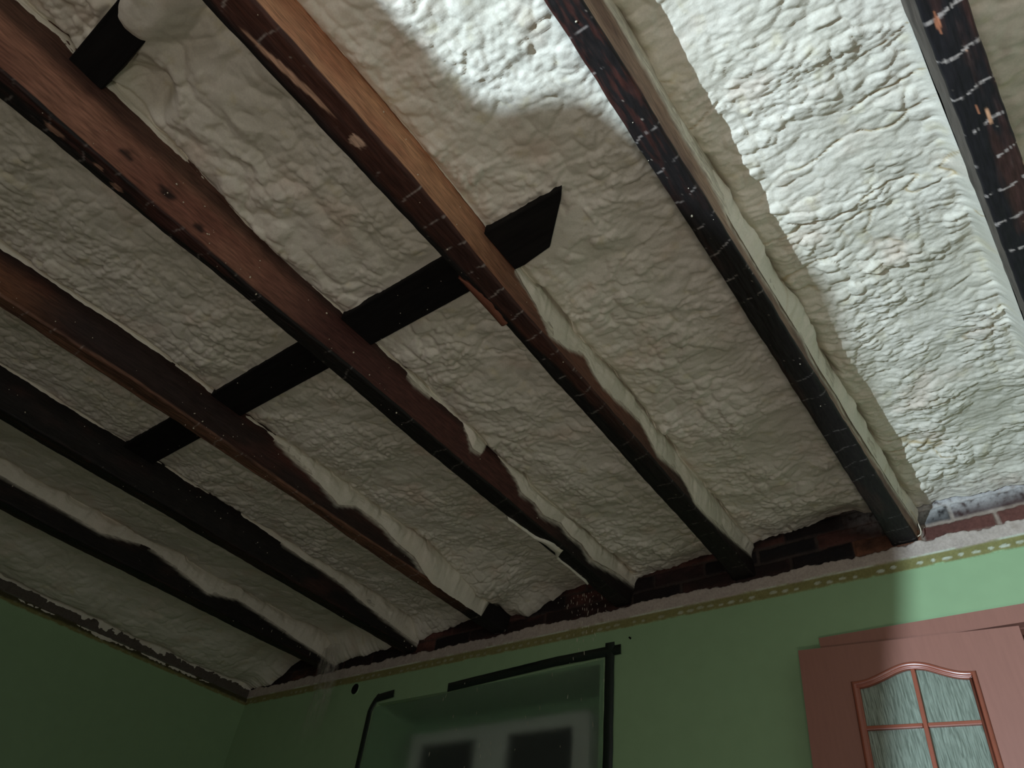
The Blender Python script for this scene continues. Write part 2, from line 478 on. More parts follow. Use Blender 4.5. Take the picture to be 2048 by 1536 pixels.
LIPS['e'] = curve([(-3, 1.78), (0.9, 1.76), (1.0, 1.72), (1.08, 1.69), (1.16, 1.630), (1.21, 1.645), (1.27, 1.665), (1.36, 1.72), (1.42, 1.69), (1.49, 1.67), (1.59, 1.685), (1.75, 1.712), (1.88, 1.645), (2.08, 1.685), (2.2, 1.62), (2.34, 1.625), (2.5, 1.65), (2.65, 1.678), (2.8, 1.705)])
LIPS['f'] = curve([(-3, 1.70), (0.5, 1.70), (0.95, 1.68), (1.1, 1.655), (1.3, 1.645), (1.5, 1.655), (1.6, 1.66), (1.7, 1.635), (1.9, 1.65), (2.0, 1.635), (2.3, 1.65), (2.6, 1.66), (2.8, 1.67)])
def beam_colour(key, u, face, y, z, seed):
    """albedo of a beam: u 0..1 across the underside (left to right), z height, face 0 bottom 1 right 2 left 3 top"""
    n1 = fbm(u*1.2+z*6, y*2.2, seed+50); n2 = fbm(u*5+z*22, y*9, seed+51); n3 = fbm(u*16+z*80, y*40, seed+52)
    gr = vn(u*14+z*60, y*1.6, seed+53)
    black = S2L(26, 23, 21); soot = S2L(40, 31, 27)
    brown = S2L(108, 70, 50); red = S2L(94, 52, 40); light = S2L(150, 108, 78)
    c = np.ones(u.shape+(3,))
    bot = lerp(black, S2L(56, 37, 31), sstep(-0.3, 0.5, n1+0.5*n2)[..., None])
    bot = lerp(bot, S2L(78, 44, 34), (sstep(0.25, 0.6, n2)*0.5)[..., None])
    side = lerp(red, brown, sstep(-0.4, 0.4, n1)[..., None])
    side = side*(1+0.22*gr[..., None]+0.12*n3[..., None])
    if key == 'e':
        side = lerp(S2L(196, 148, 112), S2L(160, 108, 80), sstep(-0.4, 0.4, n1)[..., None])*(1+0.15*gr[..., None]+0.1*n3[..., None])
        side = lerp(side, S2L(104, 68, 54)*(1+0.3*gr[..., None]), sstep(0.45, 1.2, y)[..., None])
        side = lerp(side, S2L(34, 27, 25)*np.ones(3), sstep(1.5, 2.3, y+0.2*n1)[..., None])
        b1 = lerp(S2L(74, 46, 37), S2L(52, 34, 30), sstep(-0.3, 0.4, n1)[..., None])
        b1 = lerp(b1, S2L(28, 24, 23)*np.ones(3), sstep(1.3, 1.9, y+0.15*n1)[..., None])
        bot = lerp(S2L(24, 22, 21)*np.ones(3), b1*(1+0.2*gr[..., None]), sstep(0.22, 0.42, u+0.10*n1+0.06*n2+0.12*sstep(1.0, 0.4, y)-0.25*sstep(1.1, 1.3, y))[..., None])
    elif key == 'd':
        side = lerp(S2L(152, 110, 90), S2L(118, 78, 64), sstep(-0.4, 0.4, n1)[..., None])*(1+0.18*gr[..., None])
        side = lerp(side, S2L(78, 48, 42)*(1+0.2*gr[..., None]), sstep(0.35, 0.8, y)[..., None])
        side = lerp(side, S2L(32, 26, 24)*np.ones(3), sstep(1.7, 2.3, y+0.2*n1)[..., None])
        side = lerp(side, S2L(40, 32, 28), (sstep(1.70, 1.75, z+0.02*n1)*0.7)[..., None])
        bot = lerp(S2L(26, 24, 22), S2L(62, 38, 33), (sstep(0.0, 0.4, n1+0.4*n2+0.3*(u-0.5))*sstep(0.9, 0.2, y))[..., None])
    elif key == 'c':
        side = lerp(S2L(44, 31, 27), S2L(74, 42, 34), sstep(0.0, 0.5, n1)[..., None])*(1+0.2*gr[..., None])
        side = lerp(side, S2L(104, 68, 46), (sstep(0.3, 0.0, y)*sstep(1.74, 1.66, z))[..., None])
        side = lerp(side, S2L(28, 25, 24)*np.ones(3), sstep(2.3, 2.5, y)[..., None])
        bot = lerp(S2L(108, 77, 60), S2L(74, 52, 42), sstep(-0.2, 0.5, n1+0.4*n2)[..., None])*(1+0.25*gr[..., None])
        bot = lerp(bot, S2L(26, 24, 23)*np.ones(3), sstep(2.42, 2.56, y+0.05*n2)[..., None])
    elif key in 'ab':
        side = lerp(S2L(27, 24, 21), S2L(46, 35, 30), sstep(0.1, 0.6, n1)[..., None])
        if key == 'b': side = lerp(side, S2L(62, 38, 32), (sstep(0.0, 0.5, n1)*0.7)[..., None])
        bot = bot*0.7
    elif key == 'f':
        side = lerp(S2L(142, 118, 98), S2L(104, 80, 66), sstep(-0.3, 0.4, n1+0.4*n2)[..., None])*(1+0.15*gr[..., None])
        bot = lerp(S2L(24, 21, 20), S2L(66, 36, 29), (sstep(-0.1, 0.45, n2+0.4*n1+0.3*n3)*sstep(1.1, 0.5, y+0.2*n1))[..., None])
        bot = lerp(bot, S2L(52, 34, 28), (sstep(0.1, 0.5, n1)*0.5)[..., None])
    elif key == 'g':
        side = lerp(S2L(92, 84, 76), S2L(54, 46, 40), sstep(-0.3, 0.4, n1+0.5*n2)[..., None])
        side = lerp(side, S2L(160, 150, 140), (sstep(0.42, 0.6, n3)*0.4)[..., None])
        bot = lerp(S2L(30, 29, 31), S2L(62, 42, 38), sstep(-0.1, 0.4, n1+0.4*n2+0.7*(u-0.5))[..., None])
        bot = lerp(bot, S2L(96, 84, 80), (sstep(0.3, 0.6, n2)*0.35*sstep(0.4, 0.7, u))[..., None])
        chip = sstep(0.62, 0.72, n3*0.7+n2*0.6+0.20*u)
        bot = lerp(bot, S2L(206, 168, 140), chip[..., None]*0.9)
    side0 = side
    # pale lines left by the plaster laths
    sp = 0.098
    if key in 'defgc':
        yy = (y+0.015*vn(u*1.5, y*3, seed+60)+0.010*u)/sp
        k = np.floor(yy)
        d = np.abs(yy-k-0.5)*sp
        hk = _hash(k, k*0, seed+61)
        w = 0.0013+0.0022*np.clip(vn(u*9, k*7.3, seed+62)+0.3, 0, 1)
        if key == 'g': w = w*1.55
        stren = {'c': 0.30, 'd': 0.22, 'e': 0.42, 'f': 0.42, 'g': 0.85}[key]
        if key in 'def': stren = stren*(0.35+0.65*sstep(2.0, 0.9, y))
        ln = (1-sstep(w*0.6, w*1.3, d))*sstep(-0.1, 0.25, vn(u*(5.5 if key == 'g' else 2.2), k*3.7, seed+63)+(0.5 if key == 'g' else 0.15)*vn(u*17, k*5.1, seed+64)+0.45*hk)
        ln = ln*(hk > 0.22)
        if key == 'e': ln = ln*sstep(0.2, 0.35, u)
        bot = lerp(bot, S2L(186, 178, 170), (ln*stren)[..., None])
    # pale dust specks
    sp_ = sstep(0.80, 0.9, vn(u*9+z*60, y*95, seed+70))
    bot = lerp(bot, S2L(180, 170, 156), (sp_*(0.5 if key in 'efg' else 0.2))[..., None])
    if key in LIPS:
        zl_ = LIPS[key](y)+0.006*n2
        fo = sstep(-0.016, 0.003, z-zl_)*(zl_ < 1.735)*(0.75+0.25*sstep(-0.3, 0.3, n3))
        side = lerp(side, S2L(208, 204, 186)*np.ones(3), fo[..., None])
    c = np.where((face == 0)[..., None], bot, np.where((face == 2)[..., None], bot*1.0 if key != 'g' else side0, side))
    if key == 'e':
        # split-off slivers showing fresh pale wood, and the torn splinter beside the bridging board
        cu = 0.44+0.15*(y-0.14)/0.14
        m = (1-sstep(0.7, 1.0, np.hypot((u-(0.30+0.95*(y-0.02)))/(0.085+0.02*n3), (y-0.13)/0.15)+0.5*n2))*(face == 0)
        c = lerp(c, S2L(186, 150, 124)*(1+0.15*gr[..., None]), (m*0.95)[..., None])
        m = (1-sstep(0.7, 1.0, np.hypot((u-0.52)/0.16, (y-0.345)/0.025)+0.9*n3+0.3*n2))*(face == 0)
        c = lerp(c, S2L(190, 160, 138), m[..., None])
        m = sstep(0.16, 0.10, u+0.06*n2)*sstep(0.83, 0.85, y)*sstep(1.005, 0.995, y)*(face == 0)
        c = lerp(c, S2L(140, 82, 60), m[..., None])
    if key == 'd':
        for (uu, yk, ru, ry) in ((0.5, -0.13, 0.14, 0.03), (0.35, 0.06, 0.16, 0.02), (0.55, 0.0, 0.1, 0.015)):
            m = (1-sstep(0.7, 1.0, np.hypot((u-uu)/ru, (y-yk)/ry)+0.9*n3+0.4*n2))*(face == 0)
            c = lerp(c, S2L(150, 116, 96), (m*0.8)[..., None])
        for (zk, yk, rz, ry) in ((1.665, 0.02, 0.011, 0.02), (1.66, 0.16, 0.018, 0.03), (1.64, 0.28, 0.012, 0.02)):
            m = (1-sstep(0.6, 1.1, np.hypot((z-zk)/rz, (y-yk)/ry)+0.6*n2))*(face == 1)
            c = lerp(c, S2L(30, 22, 20), (m*0.9)[..., None])
    if key == 'g':
        for (uu, yk, ru, ry, cc) in ((0.28, 0.845, 0.05, 0.03, (170, 112, 82)), (0.62, 1.11, 0.03, 0.035, (206, 160, 124)), (0.45, 1.08, 0.03, 0.015, (176, 120, 90))):
            m = (1-sstep(0.8, 1.0, np.hypot((u-uu)/ru, (y-yk)/ry)))*(face == 0)
            c = lerp(c, S2L(*cc), m[..., None])
    return np.clip(c, 0.003, 1)

def make_beam(key):
    v = BEAMS[key]; s = v['seed']*101
    ys = ysamples(YFINE[key], 0.0045, 0.011)
    nb, nr, nl = 26, 22, 14
    if key == 'g': nl = 22
    # cross-section parameters
    u = []; t = []; face = []
    for i in range(nb): u.append(i/(nb-1)); t.append(0); face.append(0)
    for i in range(1, nr): u.append(1.0); t.append(i/(nr-1)); face.append(1)
    for i in range(nl-1): u.append(0.0); t.append(1-i/(nl-1)); face.append(2)
    u = np.array(u); t = np.array(t); face = np.array(face)
    y = ys[:, None]+0*u[None]; U = u[None]+0*y; T = t[None]+0*y; Fc = face[None]+0*y.astype(int)
    xl = v['fL'](y)+0.003*vn(y*3, 0.3+0*y, s)+0.0015*vn(y*17, 0.7+0*y, s+1)
    xr = v['fR'](y)+0.003*vn(y*3, 1.3+0*y, s+2)+0.0015*vn(y*17, 1.7+0*y, s+3)
    z = ZB+T*(ZBT-ZB)
    fl = v['flare']
    flx = fl*sstep(0, 0.45, T)
    x = np.where(Fc == 0, lerp(xl, xr, U), np.where(Fc == 1, xr+flx, xl-0.004*sstep(0, 0.3, T)))
    # worn arrises and surface waviness
    rr = 0.007+0.005*vn(y*2.5, U*0+5, s+5)
    ed = np.where(Fc == 0, np.minimum(U, 1-U)*(xr-xl), 1.0)
    z = z+np.where(Fc == 0, rr*(1-np.sqrt(np.clip(1-(1-np.clip(ed/rr, 0, 1))**2, 0, 1))), 0)
    z = z+np.where(Fc == 0, 0.004*fbm(U*2, y*5, s+6)+0.0016*fbm(U*9, y*24, s+7)+0.004*vn(y*1.3, 0*y, s+8), 0)
    x = x+np.where(Fc > 0, 0.004*fbm(T*4, y*4, s+9)+0.0015*fbm(T*16, y*16, s+10), 0)
    col = beam_colour(key, U, Fc, y, z, s)
    if key == 'e':   # thin missing splinter: knock the left arris back
        z = z+0.004*(Fc == 0)*sstep(0.14, 0.08, U)*sstep(1.0, 1.02, y)
    P = np.stack([x, y, z+H], -1)
    o = grid_mesh('ceiling_beam', P, M_beam, col, wrap=True, flip=True)
    # end caps
    me = o.data
    return o

beam_labels = {
 'a': 'black soot-dark ceiling beam nearest the left wall, with pale foam crust along its side',
 'b': 'dark ceiling beam, second from the left wall, nearly black with faint red-brown side',
 'c': 'ceiling beam with a black side and a brown lath-marked underside, third from left wall',
 'd': 'reddish-brown ceiling beam with black chipped underside, directly left of the cut bridging board stub in bare foam',
 'e': 'ceiling beam with lit tan side and pale split sliver on its underside',
 'f': 'black-bottomed ceiling beam with pale foam ridge along its right edge, ending above the brown door',
 'g': 'rightmost dark ceiling beam marked with white lath lines and pale chips',
}
beam_obj = {}
for k in 'abcdefg':
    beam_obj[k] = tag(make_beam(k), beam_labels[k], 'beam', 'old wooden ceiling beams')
beam_obj['d']['label'] = 'reddish-brown ceiling beam with black chipped underside, beside a foam-capped bridging stub at upper left'

# torn splinter hanging off the lower left arris of the tan-sided beam
M_splinter = plain_mat('torn_wood', S2L(112, 70, 54), 0.75, 0.2, scale=60, var=0.2, bump=0.5, stretch=(4, 0.4, 4))
ys_ = np.linspace(0.815, 1.03, 30)
rows = []
for q in ys_:
    t_ = (q-0.815)/0.215
    x0_ = float(BEAMS['e']['fL'](q))
    w_ = 0.018*min(1, t_*3)*(1+0.25*float(vn(q*60, 0.5, 9)))
    d_ = 0.002+0.006*t_
    rows.append([(x0_-0.004, q, ZB+H+0.012), (x0_-0.005, q, ZB+H-d_*0.6), (x0_+0.003, q, ZB+H-0.001-d_), (x0_+w_, q, ZB+H-0.001-d_*0.7), (x0_+w_+0.001, q, ZB+H+0.006)])
rows.append([(x0_+0.006, 1.034, ZB+H+0.006)]*5)
sp_o = grid_mesh('splinter', np.array(rows), M_splinter, parent=beam_obj['e'], smooth=False)
sp_o['label'] = 'torn orange-brown wood splinter'

# ------------------------------------------------------------------ sprayed foam between the beams
def rightface(key, y, z):
    v = BEAMS[key]
    return v['fR'](y)+v['flare']*sstep(0, 0.45, (z-ZB)/(ZBT-ZB))

def bub(X, Y, seed, skew=0.0):
    f1, f2, cid = worley(X, Y, seed)
    e = np.clip((f2-f1)/0.35, 0, 1)
    b_ = np.sqrt(np.clip(1-(f1/0.95)**2, 0, 1))*(0.55+0.45*(1-(1-e)**2))
    return b_, cid

def foam_height(x, y, seed, st):
    """lumps of the foam, positive = towards the room"""
    wx = 0.035*fbm(x*5, y*5, seed+1, 2)+0.004*fbm(x*20, y*20, seed+21, 2)
    wy = 0.035*fbm(x*5, y*5, seed+2, 2)+0.004*fbm(x*20, y*20, seed+22, 2)
    X = x+wx; Y = y+wy
    big = fbm(x*2.4, y*2.4, seed+3, 3)
    mid = fbm(X*8, Y*9, seed+4, 3)
    # overlapping ripples running across the bay
    ph = Y*st['rip']+1.9*fbm(X*4.2, Y*4, seed+5, 3)+0.8*big
    fr = ph-np.floor(ph)
    saw = np.where(fr < 0.75, fr/0.75, (1-fr)/0.25)**0.8
    ph = Y*st['rip']*2.7+2.6*fbm(X*7, Y*6, seed+15, 3)
    fr = ph-np.floor(ph)
    saw2 = np.where(fr < 0.7, fr/0.7, (1-fr)/0.3)
    b1, c1 = bub(X*st['bx'], Y*st['by'], seed+6)
    b2, c2 = bub(X*st['bx']*2.1+9, Y*st['by']*2.2+3, seed+7)
    b3, c3 = bub(X*st['bx']*4.3+9, Y*st['by']*4.6+3, seed+8)
    mask = sstep(-0.25, 0.35, fbm(x*3.4, y*3.0, seed+9, 3))
    mask2 = sstep(-0.3, 0.3, fbm(x*4.5, y*4.0, seed+10, 3))
    mask3 = sstep(-0.2, 0.3, fbm(x*3.5, y*5.0, seed+14, 3))
    h = 0.016*big+0.010*mid*st['a']
    h = h+st['a']*(st['ra']*(0.008*saw*(0.3+0.7*mask2)+0.0042*saw2*mask3)
                   +st['ba']*(0.014*b1*(0.2+0.8*mask)*(0.45+c1*0.9)+0.0085*b2*(0.3+0.7*mask2)*(0.5+0.8*c2)+0.0036*b3*(0.3+0.7*mask3)*(0.5+0.8*c3)))
    if st.get('lx', 0):
        pl = X*7.5+1.3*fbm(X*3, Y*3.5, seed+31, 3)
        fl_ = np.abs((pl-np.floor(pl))*2-1)
        h = h+st['lx']*sstep(1.0, 0.2, y)*(1-fl_)**0.8
    # a few long creases
    cr = np.abs(fbm(X*2.6, Y*5.5, seed+11, 3))
    h = h-st['a']*0.007*(1-sstep(0.0, 0.05, cr))*sstep(0.0, 0.4, fbm(x*2, y*2, seed+12, 2)+0.15)
    return h

ST = dict(
  far=dict(a=0.88, rip=8.0, ra=0.4, ba=0.95, bx=17.0, by=20.0),
  mid=dict(a=1.0, rip=7.5, ra=0.4, ba=1.05, bx=16.0, by=19.0),
  long=dict(a=1.05, rip=6.5, ra=0.45, ba=1.0, bx=15.0, by=16.0, lx=0.016),
  lit=dict(a=0.82, rip=9.0, ra=0.42, ba=1.15, bx=17.0, by=25.0),
  smooth=dict(a=0.5, rip=4.0, ra=0.6, ba=0.9, bx=11.0, by=12.0),
)

def make_foam(fxl, fxr, zf, zlip, tl, zend, yfine, st, seed, label, zlipr=None, ov=None, extra=None, ystep=0.005, xn=None, leftwall=False, tint=None, endw=0.16, lipcol=True, zrw=0.10, boards=None, ragm=1.0):
    ys = ysamples(yfine, ystep, 0.011, YW-0.004)
    w = float(fxr(1.5)-fxl(1.5))
    nl, nr = 22, 12
    nm = xn or int(w/0.0052)
    y = ys[:, None]
    def col_(n): return np.linspace(0, 1, n)[None, :]
    xl0 = fxl(y); xr0 = fxr(y)
    zfy = zf(y)
    rag = 0.010*fbm(y*6, 0*y+0.5, seed+80, 4)+0.002*vn(y*60, 0*y+0.5, seed+81)
    zl = np.minimum(zlip(y)+rag*ragm, zfy+0.02)
    lipamt = np.clip((zfy-zl)/0.05, 0, 1)
    t = 0.5*tl(y)*(0.55+1.3*np.clip(fbm(y*5, 0*y+2.5, seed+82, 4)+0.25, -0.2, 1))*(0.15+0.85*lipamt)
    t = t+(0.001*vn(y*70, 0*y+2.5, seed+83)+0.006*fbm(y*18, 0*y+6.5, seed+89, 3))*lipamt
    # left lip
    k = col_(nl)
    gr_ = (0.008+0.040*sstep(-0.15, 0.35, fbm(y*6, 0*y+9.5, seed+87, 3)))*lipamt
    zz = lerp(zl, zfy+gr_, k)
    bul = np.where(k < 0.55, sstep(0, 0.55, k)**0.8, 1-0.65*sstep(0.6, 1.0, k))
    xx = xl0+0.001+t*bul+lipamt*(0.007*fbm(k*2.2, y*9, seed+84)+0.003*fbm(k*6, y*32, seed+85, 3))*np.sin(np.pi*k)
    Lp = np.stack([xx, y+0*xx, zz], -1)
    # main field
    k = np.linspace(0, 1, nm+1)[1:][None, :]
    x0 = xx[:, -1:]; 
    x = lerp(x0, xr0-0.002, k)
    Y = y+0*x
    d = x-x0; dr = xr0-x
    h = foam_height(x, Y, seed, st)
    base = zfy+gr_*np.exp(-d/0.022)
    fade = sstep(0.0, 0.03, d)
    z = base-h*fade
    if zlipr is not None:
        zr = zlipr(y)+0*x
        z = lerp(z, np.minimum(z, zr), sstep(zrw, 0.0, dr)**1.5)
    else:
        zr = zfy-0.01
    # meet the far wall along a ragged line
    ze = zend(x)+0.012*vn(x*12, Y*3, seed+90)+0.004*vn(x*50, Y*8, seed+91)
    wend = sstep(YW-endw, YW-0.004, Y)
    z = lerp(z, ze-0.7*(h-0.015), wend)
    if extra is not None:
        z = extra(x, Y, z, h)
    if boards is not None:   # keep the foam above the bridging boards
        near = sstep(0.05, 0.0, np.abs(Y-0.87)-0.085)*(x < boards)
        z = lerp(z, np.maximum(z, 1.742+0.25*h), near)
    Mf = np.stack([x, Y, z], -1)
    parts = [Lp, Mf]
    if ov is not None:
        k = np.linspace(0, 1, 15)[1:][None, :]
        o_ = ov(y)*(1+0.35*fbm(y*9, 0*y+4.2, seed+86, 3))
        on = sstep(0.003, 0.012, o_)
        xo = lerp(xr0-0.002, xr0-0.002+o_, k)
        zo = lerp(z[:, -1:], ZB-0.010*on, sstep(0, 0.5, k))
        zo = lerp(z[:, -1:], zo, on)
        zo = zo+on*0.012*sstep(0.7, 1.0, k)
        parts.append(np.stack([xo, y+0*xo, zo+0.002*fbm(xo*20, y*20, seed+88)*on], -1))
    P = np.concatenate(parts, 1)
    P[..., 2] += H
    X = P[..., 0]; Yy = P[..., 1]
    n1 = fbm(X*3, Yy*3, seed+60); n2 = fbm(X*16, Yy*16, seed+61)
    c = lerp(S2L(212, 210, 192), S2L(224, 222, 206), sstep(-0.4, 0.4, n1)[..., None])
    c = lerp(c, S2L(216, 200, 180), (0.6*sstep(0.1, 0.6, fbm(X*5, Yy*5, seed+62)))[..., None])
    c = lerp(c, S2L(212, 204, 158), (0.35*sstep(0.2, 0.6, n2))[..., None])
    if st is ST['lit']:
        wx = 0.035*fbm(X*5, Yy*5, seed+1, 2)+0.004*fbm(X*20, Yy*20, seed+21, 2); wy = 0.035*fbm(X*5, Yy*5, seed+2, 2)+0.004*fbm(X*20, Yy*20, seed+22, 2)
        cr = np.abs(fbm((X+wx)*2.6, (Yy+wy)*5.5, seed+11, 3))
        cm = (1-sstep(0.0, 0.022, cr))*sstep(0.1, 0.5, fbm(X*2, Yy*2, seed+12, 2)+0.15)
        c = lerp(c, S2L(168, 146, 92), (0.8*cm)[..., None])
    if tint is not None: c = c*np.array(tint)
    # lips coloured paler, putting the light they catch into the albedo
    if lipcol: c[:, :nl] = lerp(c[:, :nl], S2L(220, 216, 198), 0.6)
    o = grid_mesh('spray_foam', P, M_foam, c, flip=True)
    tag(o, label, 'foam insulation', 'sprayed foam between the beams')
    return o

cst = lambda v: (lambda y: v+0*np.asarray(y, float))
FL = {}
def rf_(key, z=1.70): return lambda y: rightface(key, np.asarray(y, float), z)
def lf_(key): return lambda y: BEAMS[key]['fL'](np.asarray(y, float))-0.003

# bay 0 : left wall to beam a
def ex0(x, y, z, h):
    # foam sags towards the left wall
    s = sstep(0.60, 0.04, x-XL)
    s = s*(1-sstep(YW-0.22, YW-0.004, y))
    return z-0.145*s**1.2-0.012*fbm(x*9, y*4, 770)*s
make_foam(cst(XL+0.004), lf_('a'), curve([(-3, 1.735), (2.8, 1.735)]), curve([(-3, 1.515), (0.9, 1.525), (1.1, 1.535), (1.3, 1.515), (1.5, 1.530), (1.75, 1.505), (2.0, 1.520), (2.3, 1.515), (2.8, 1.56)]), cst(0.03),
          curve([(-4.60, 1.585), (-4.50, 1.583), (-4.38, 1.59), (-4.28, 1.62), (-4.21, 1.68), (-4.12, 1.71), (-3.8, 1.70)]), 0.5, ST['smooth'], 100,
          'smooth dim foam strip sagging onto the left wall beside the leftmost beam', extra=ex0, ystep=0.007, endw=0.20, lipcol=False, ragm=2.2)
# bay a-b
make_foam(rf_('a'), lf_('b'), cst(1.765), LIPS['a'], curve([(-3, 0.03), (0, 0.035), (2.8, 0.04)]),
          curve([(-3.82, 1.60), (-3.6, 1.64), (-3.4, 1.655), (-3.1, 1.66)]), 0.25, ST['smooth'], 200,
          'foam strip between the two darkest beams at lower left', ystep=0.006)
# bay b-c
make_foam(rf_('b'), lf_('c'), cst(1.757), LIPS['b'], curve([(-3, 0.012), (1.5, 0.015), (2.8, 0.03)]),
          curve([(-3.02, 1.66), (-2.9, 1.69), (-2.7, 1.70), (-2.39, 1.72)]), -0.05, ST['far'], 300,
          'foam strip between the second and third beams from the left wall', boards=9)
# bay c-d
def ex34(x, y, z, h):
    s = gauss(y, 2.50, 0.24)*sstep(0.34, 0.0, x-rightface('c', y, 1.7))
    return z-0.10*s
make_foam(rf_('c'), lf_('d'), cst(1.755), LIPS['c'], curve([(-3, 0.01), (1.2, 0.014), (1.5, 0.03), (2.8, 0.045)]),
          curve([(-2.33, 1.70), (-2.25, 1.69), (-2.20, 1.675), (-2.13, 1.685), (-2.08, 1.715), (-1.98, 1.74), (-1.88, 1.755), (-1.80, 1.76), (-1.72, 1.72), (-1.62, 1.70)]), -0.3, ST['far'], 400,
          'broad foam strip ending in a bulge over the third beam, above the plastic-covered window',
          zlipr=curve([(-3, 1.76), (1.8, 1.76), (2.05, 1.66), (2.3, 1.605), (2.5, 1.63), (2.65, 1.67), (2.8, 1.70)]),
          ov=curve([(-3, 0), (1.84, 0), (1.92, 0.014), (2.08, 0.032), (2.16, 0.070), (2.23, 0.066), (2.265, 0.014), (2.365, 0.016), (2.5, 0.014), (2.58, 0.004), (2.6, 0), (2.8, 0)]), extra=ex34, boards=9)
# bay d-e
def ex45(x, y, z, h):
    s = sstep(1.05, 0.35, np.hypot((x+1.235)/0.185, (y+0.17)/0.10)+0.2*fbm(x*7, y*7, 515))
    z = lerp(z, 1.752-0.02*sstep(-1.33, -1.2, x)+0.3*h, s)
    cav = sstep(0.12, 0.03, np.hypot((x+1.475)/1.0, (y+0.055)/0.9))
    return z+0.065*cav
make_foam(rf_('d'), lf_('e'), curve([(-3, 1.84), (-0.1, 1.83), (0.3, 1.79), (0.6, 1.765), (1.4, 1.75), (2.0, 1.725), (2.8, 1.735)]), LIPS['d'], curve([(-3, 0.008), (1.1, 0.012), (1.2, 0.03), (2.8, 0.035)]),
          curve([(-1.60, 1.69), (-1.5, 1.73), (-1.3, 1.755), (-1.15, 1.765), (-1.05, 1.755)]), -0.5, ST['long'], 500,
          'lumpy foam strip with a smooth cap over the bridging stub at upper left', extra=ex45, boards=9)
# bay e-f
def ex56(x, y, z, h):
    return z-0.012*sstep(0.75, 0.45, y)
make_foam(rf_('e'), lf_('f'), cst(1.765), LIPS['e'], curve([(-3, 0.006), (0.95, 0.012), (1.05, 0.03), (1.3, 0.02), (1.8, 0.03), (2.2, 0.045), (2.8, 0.04)]),
          curve([(-0.95, 1.755), (-0.88, 1.775), (-0.78, 1.775), (-0.68, 1.785), (-0.55, 1.80), (-0.50, 1.80), (-0.45, 1.775), (-0.38, 1.765)]), -0.35, ST['mid'], 600,
          'foam strip holding the slanted end of the black bridging board', extra=ex56, boards=-0.64)
# bay f-g
make_foam(rf_('f', 1.66), lf_('g'), curve([(-3, 1.765), (1.5, 1.765), (2.8, 1.76)]), LIPS['f'], curve([(-3, 0.006), (0.7, 0.01), (0.95, 0.02), (1.2, 0.055), (1.8, 0.052), (2.4, 0.040), (2.8, 0.03)]),
          curve([(-0.31, 1.745), (-0.2, 1.745), (0.0, 1.735), (0.2, 1.725), (0.4, 1.72)]), 0.2, ST['lit'], 700,
          'brightest foam strip, lit white and heavily wrinkled, above the brown door',
          zlipr=curve([(-3, 1.75), (0.8, 1.75), (1.05, 1.735), (1.3, 1.70), (1.7, 1.68), (2.8, 1.67)]), ystep=0.0042, zrw=0.035)
# right of beam g
make_foam(rf_('g'), cst(XRW), cst(1.765), cst(1.745), cst(0.008),
          curve([(0.3, 1.73), (2, 1.73)]), 0.65, ST['mid'], 800,
          'foam strip right of the rightmost white-marked beam, mostly in shadow', ystep=0.007, xn=150)

# ------------------------------------------------------------------ black bridging boards between beams
def board(x0, x1, y0, y1, z0, z1, label, slant=None, seed=0):
    bm = bmesh.new()
    pts = [(x0, y0), (x1, y0), (x1, y1), (x0, y1)]
    if slant: pts = slant
    add_prism(bm, pts, 'z', z0+H, z1+H)
    bevel(bm, 0.004, 2)
    o = obj_bm('bridging_board', bm, M_black_wood)
    return tag(o, label, 'board', 'black bridging boards between the beams')
zb0, zb1 = 1.728, 1.83
board(float(rightface('b', 0.85, 1.7))+0.001, float(BEAMS['c']['fL'](0.85))-0.006, 0.797, 0.944, zb0, zb1, 'black bridging board furthest left, between the second and third beams from left wall')
board(float(rightface('c', 0.85, 1.7))+0.001, float(BEAMS['d']['fL'](0.85))-0.006, 0.797, 0.944, zb0, zb1, 'black bridging board between the brown-bottomed beam and the reddish beam')
board(float(rightface('d', 0.85, 1.7))+0.001, float(BEAMS['e']['fL'](0.85))-0.006, 0.797, 0.944, zb0, zb1, 'longest black bridging board, between the reddish beam and the tan-sided beam')
board(0, 0, 0, 0, zb0, zb1, 'black bridging board stub with a slanted cut end, alone in the foam',
      slant=[(float(rightface('e', 0.85, 1.7))+0.001, 0.795), (-0.650, 0.797), (-0.672, 0.825), (-0.790, 0.942), (-0.89, 0.953), (float(rightface('e', 0.85, 1.7))+0.001, 0.953)])
board(float(rightface('d', -0.15, 1.7))+0.001, -1.25, -0.225, -0.126, 1.775, 1.86, 'short black bridging stub capped with smooth foam at the upper left')

# ------------------------------------------------------------------ leaning door leaf, casing
def rot_pt(u, v):    # leaf coordinates: u to the right, v up, from the top-left corner
    a = math.radians(-2.857)
    return (u*math.cos(a)-v*math.sin(a), u*math.sin(a)+v*math.cos(a))
LW, LH, LT = 0.722, 1.968, 0.040
YD = 2.700
leaf = empty('door_leaf', (-0.80, YD, 0.0))
tag(leaf, 'brown door leaf with arched glass panes, propped crookedly against its frame', 'door')
ZT = 1.203
def lp(u, v):
    x, z = rot_pt(u, v); return (x, z+ZT+H)
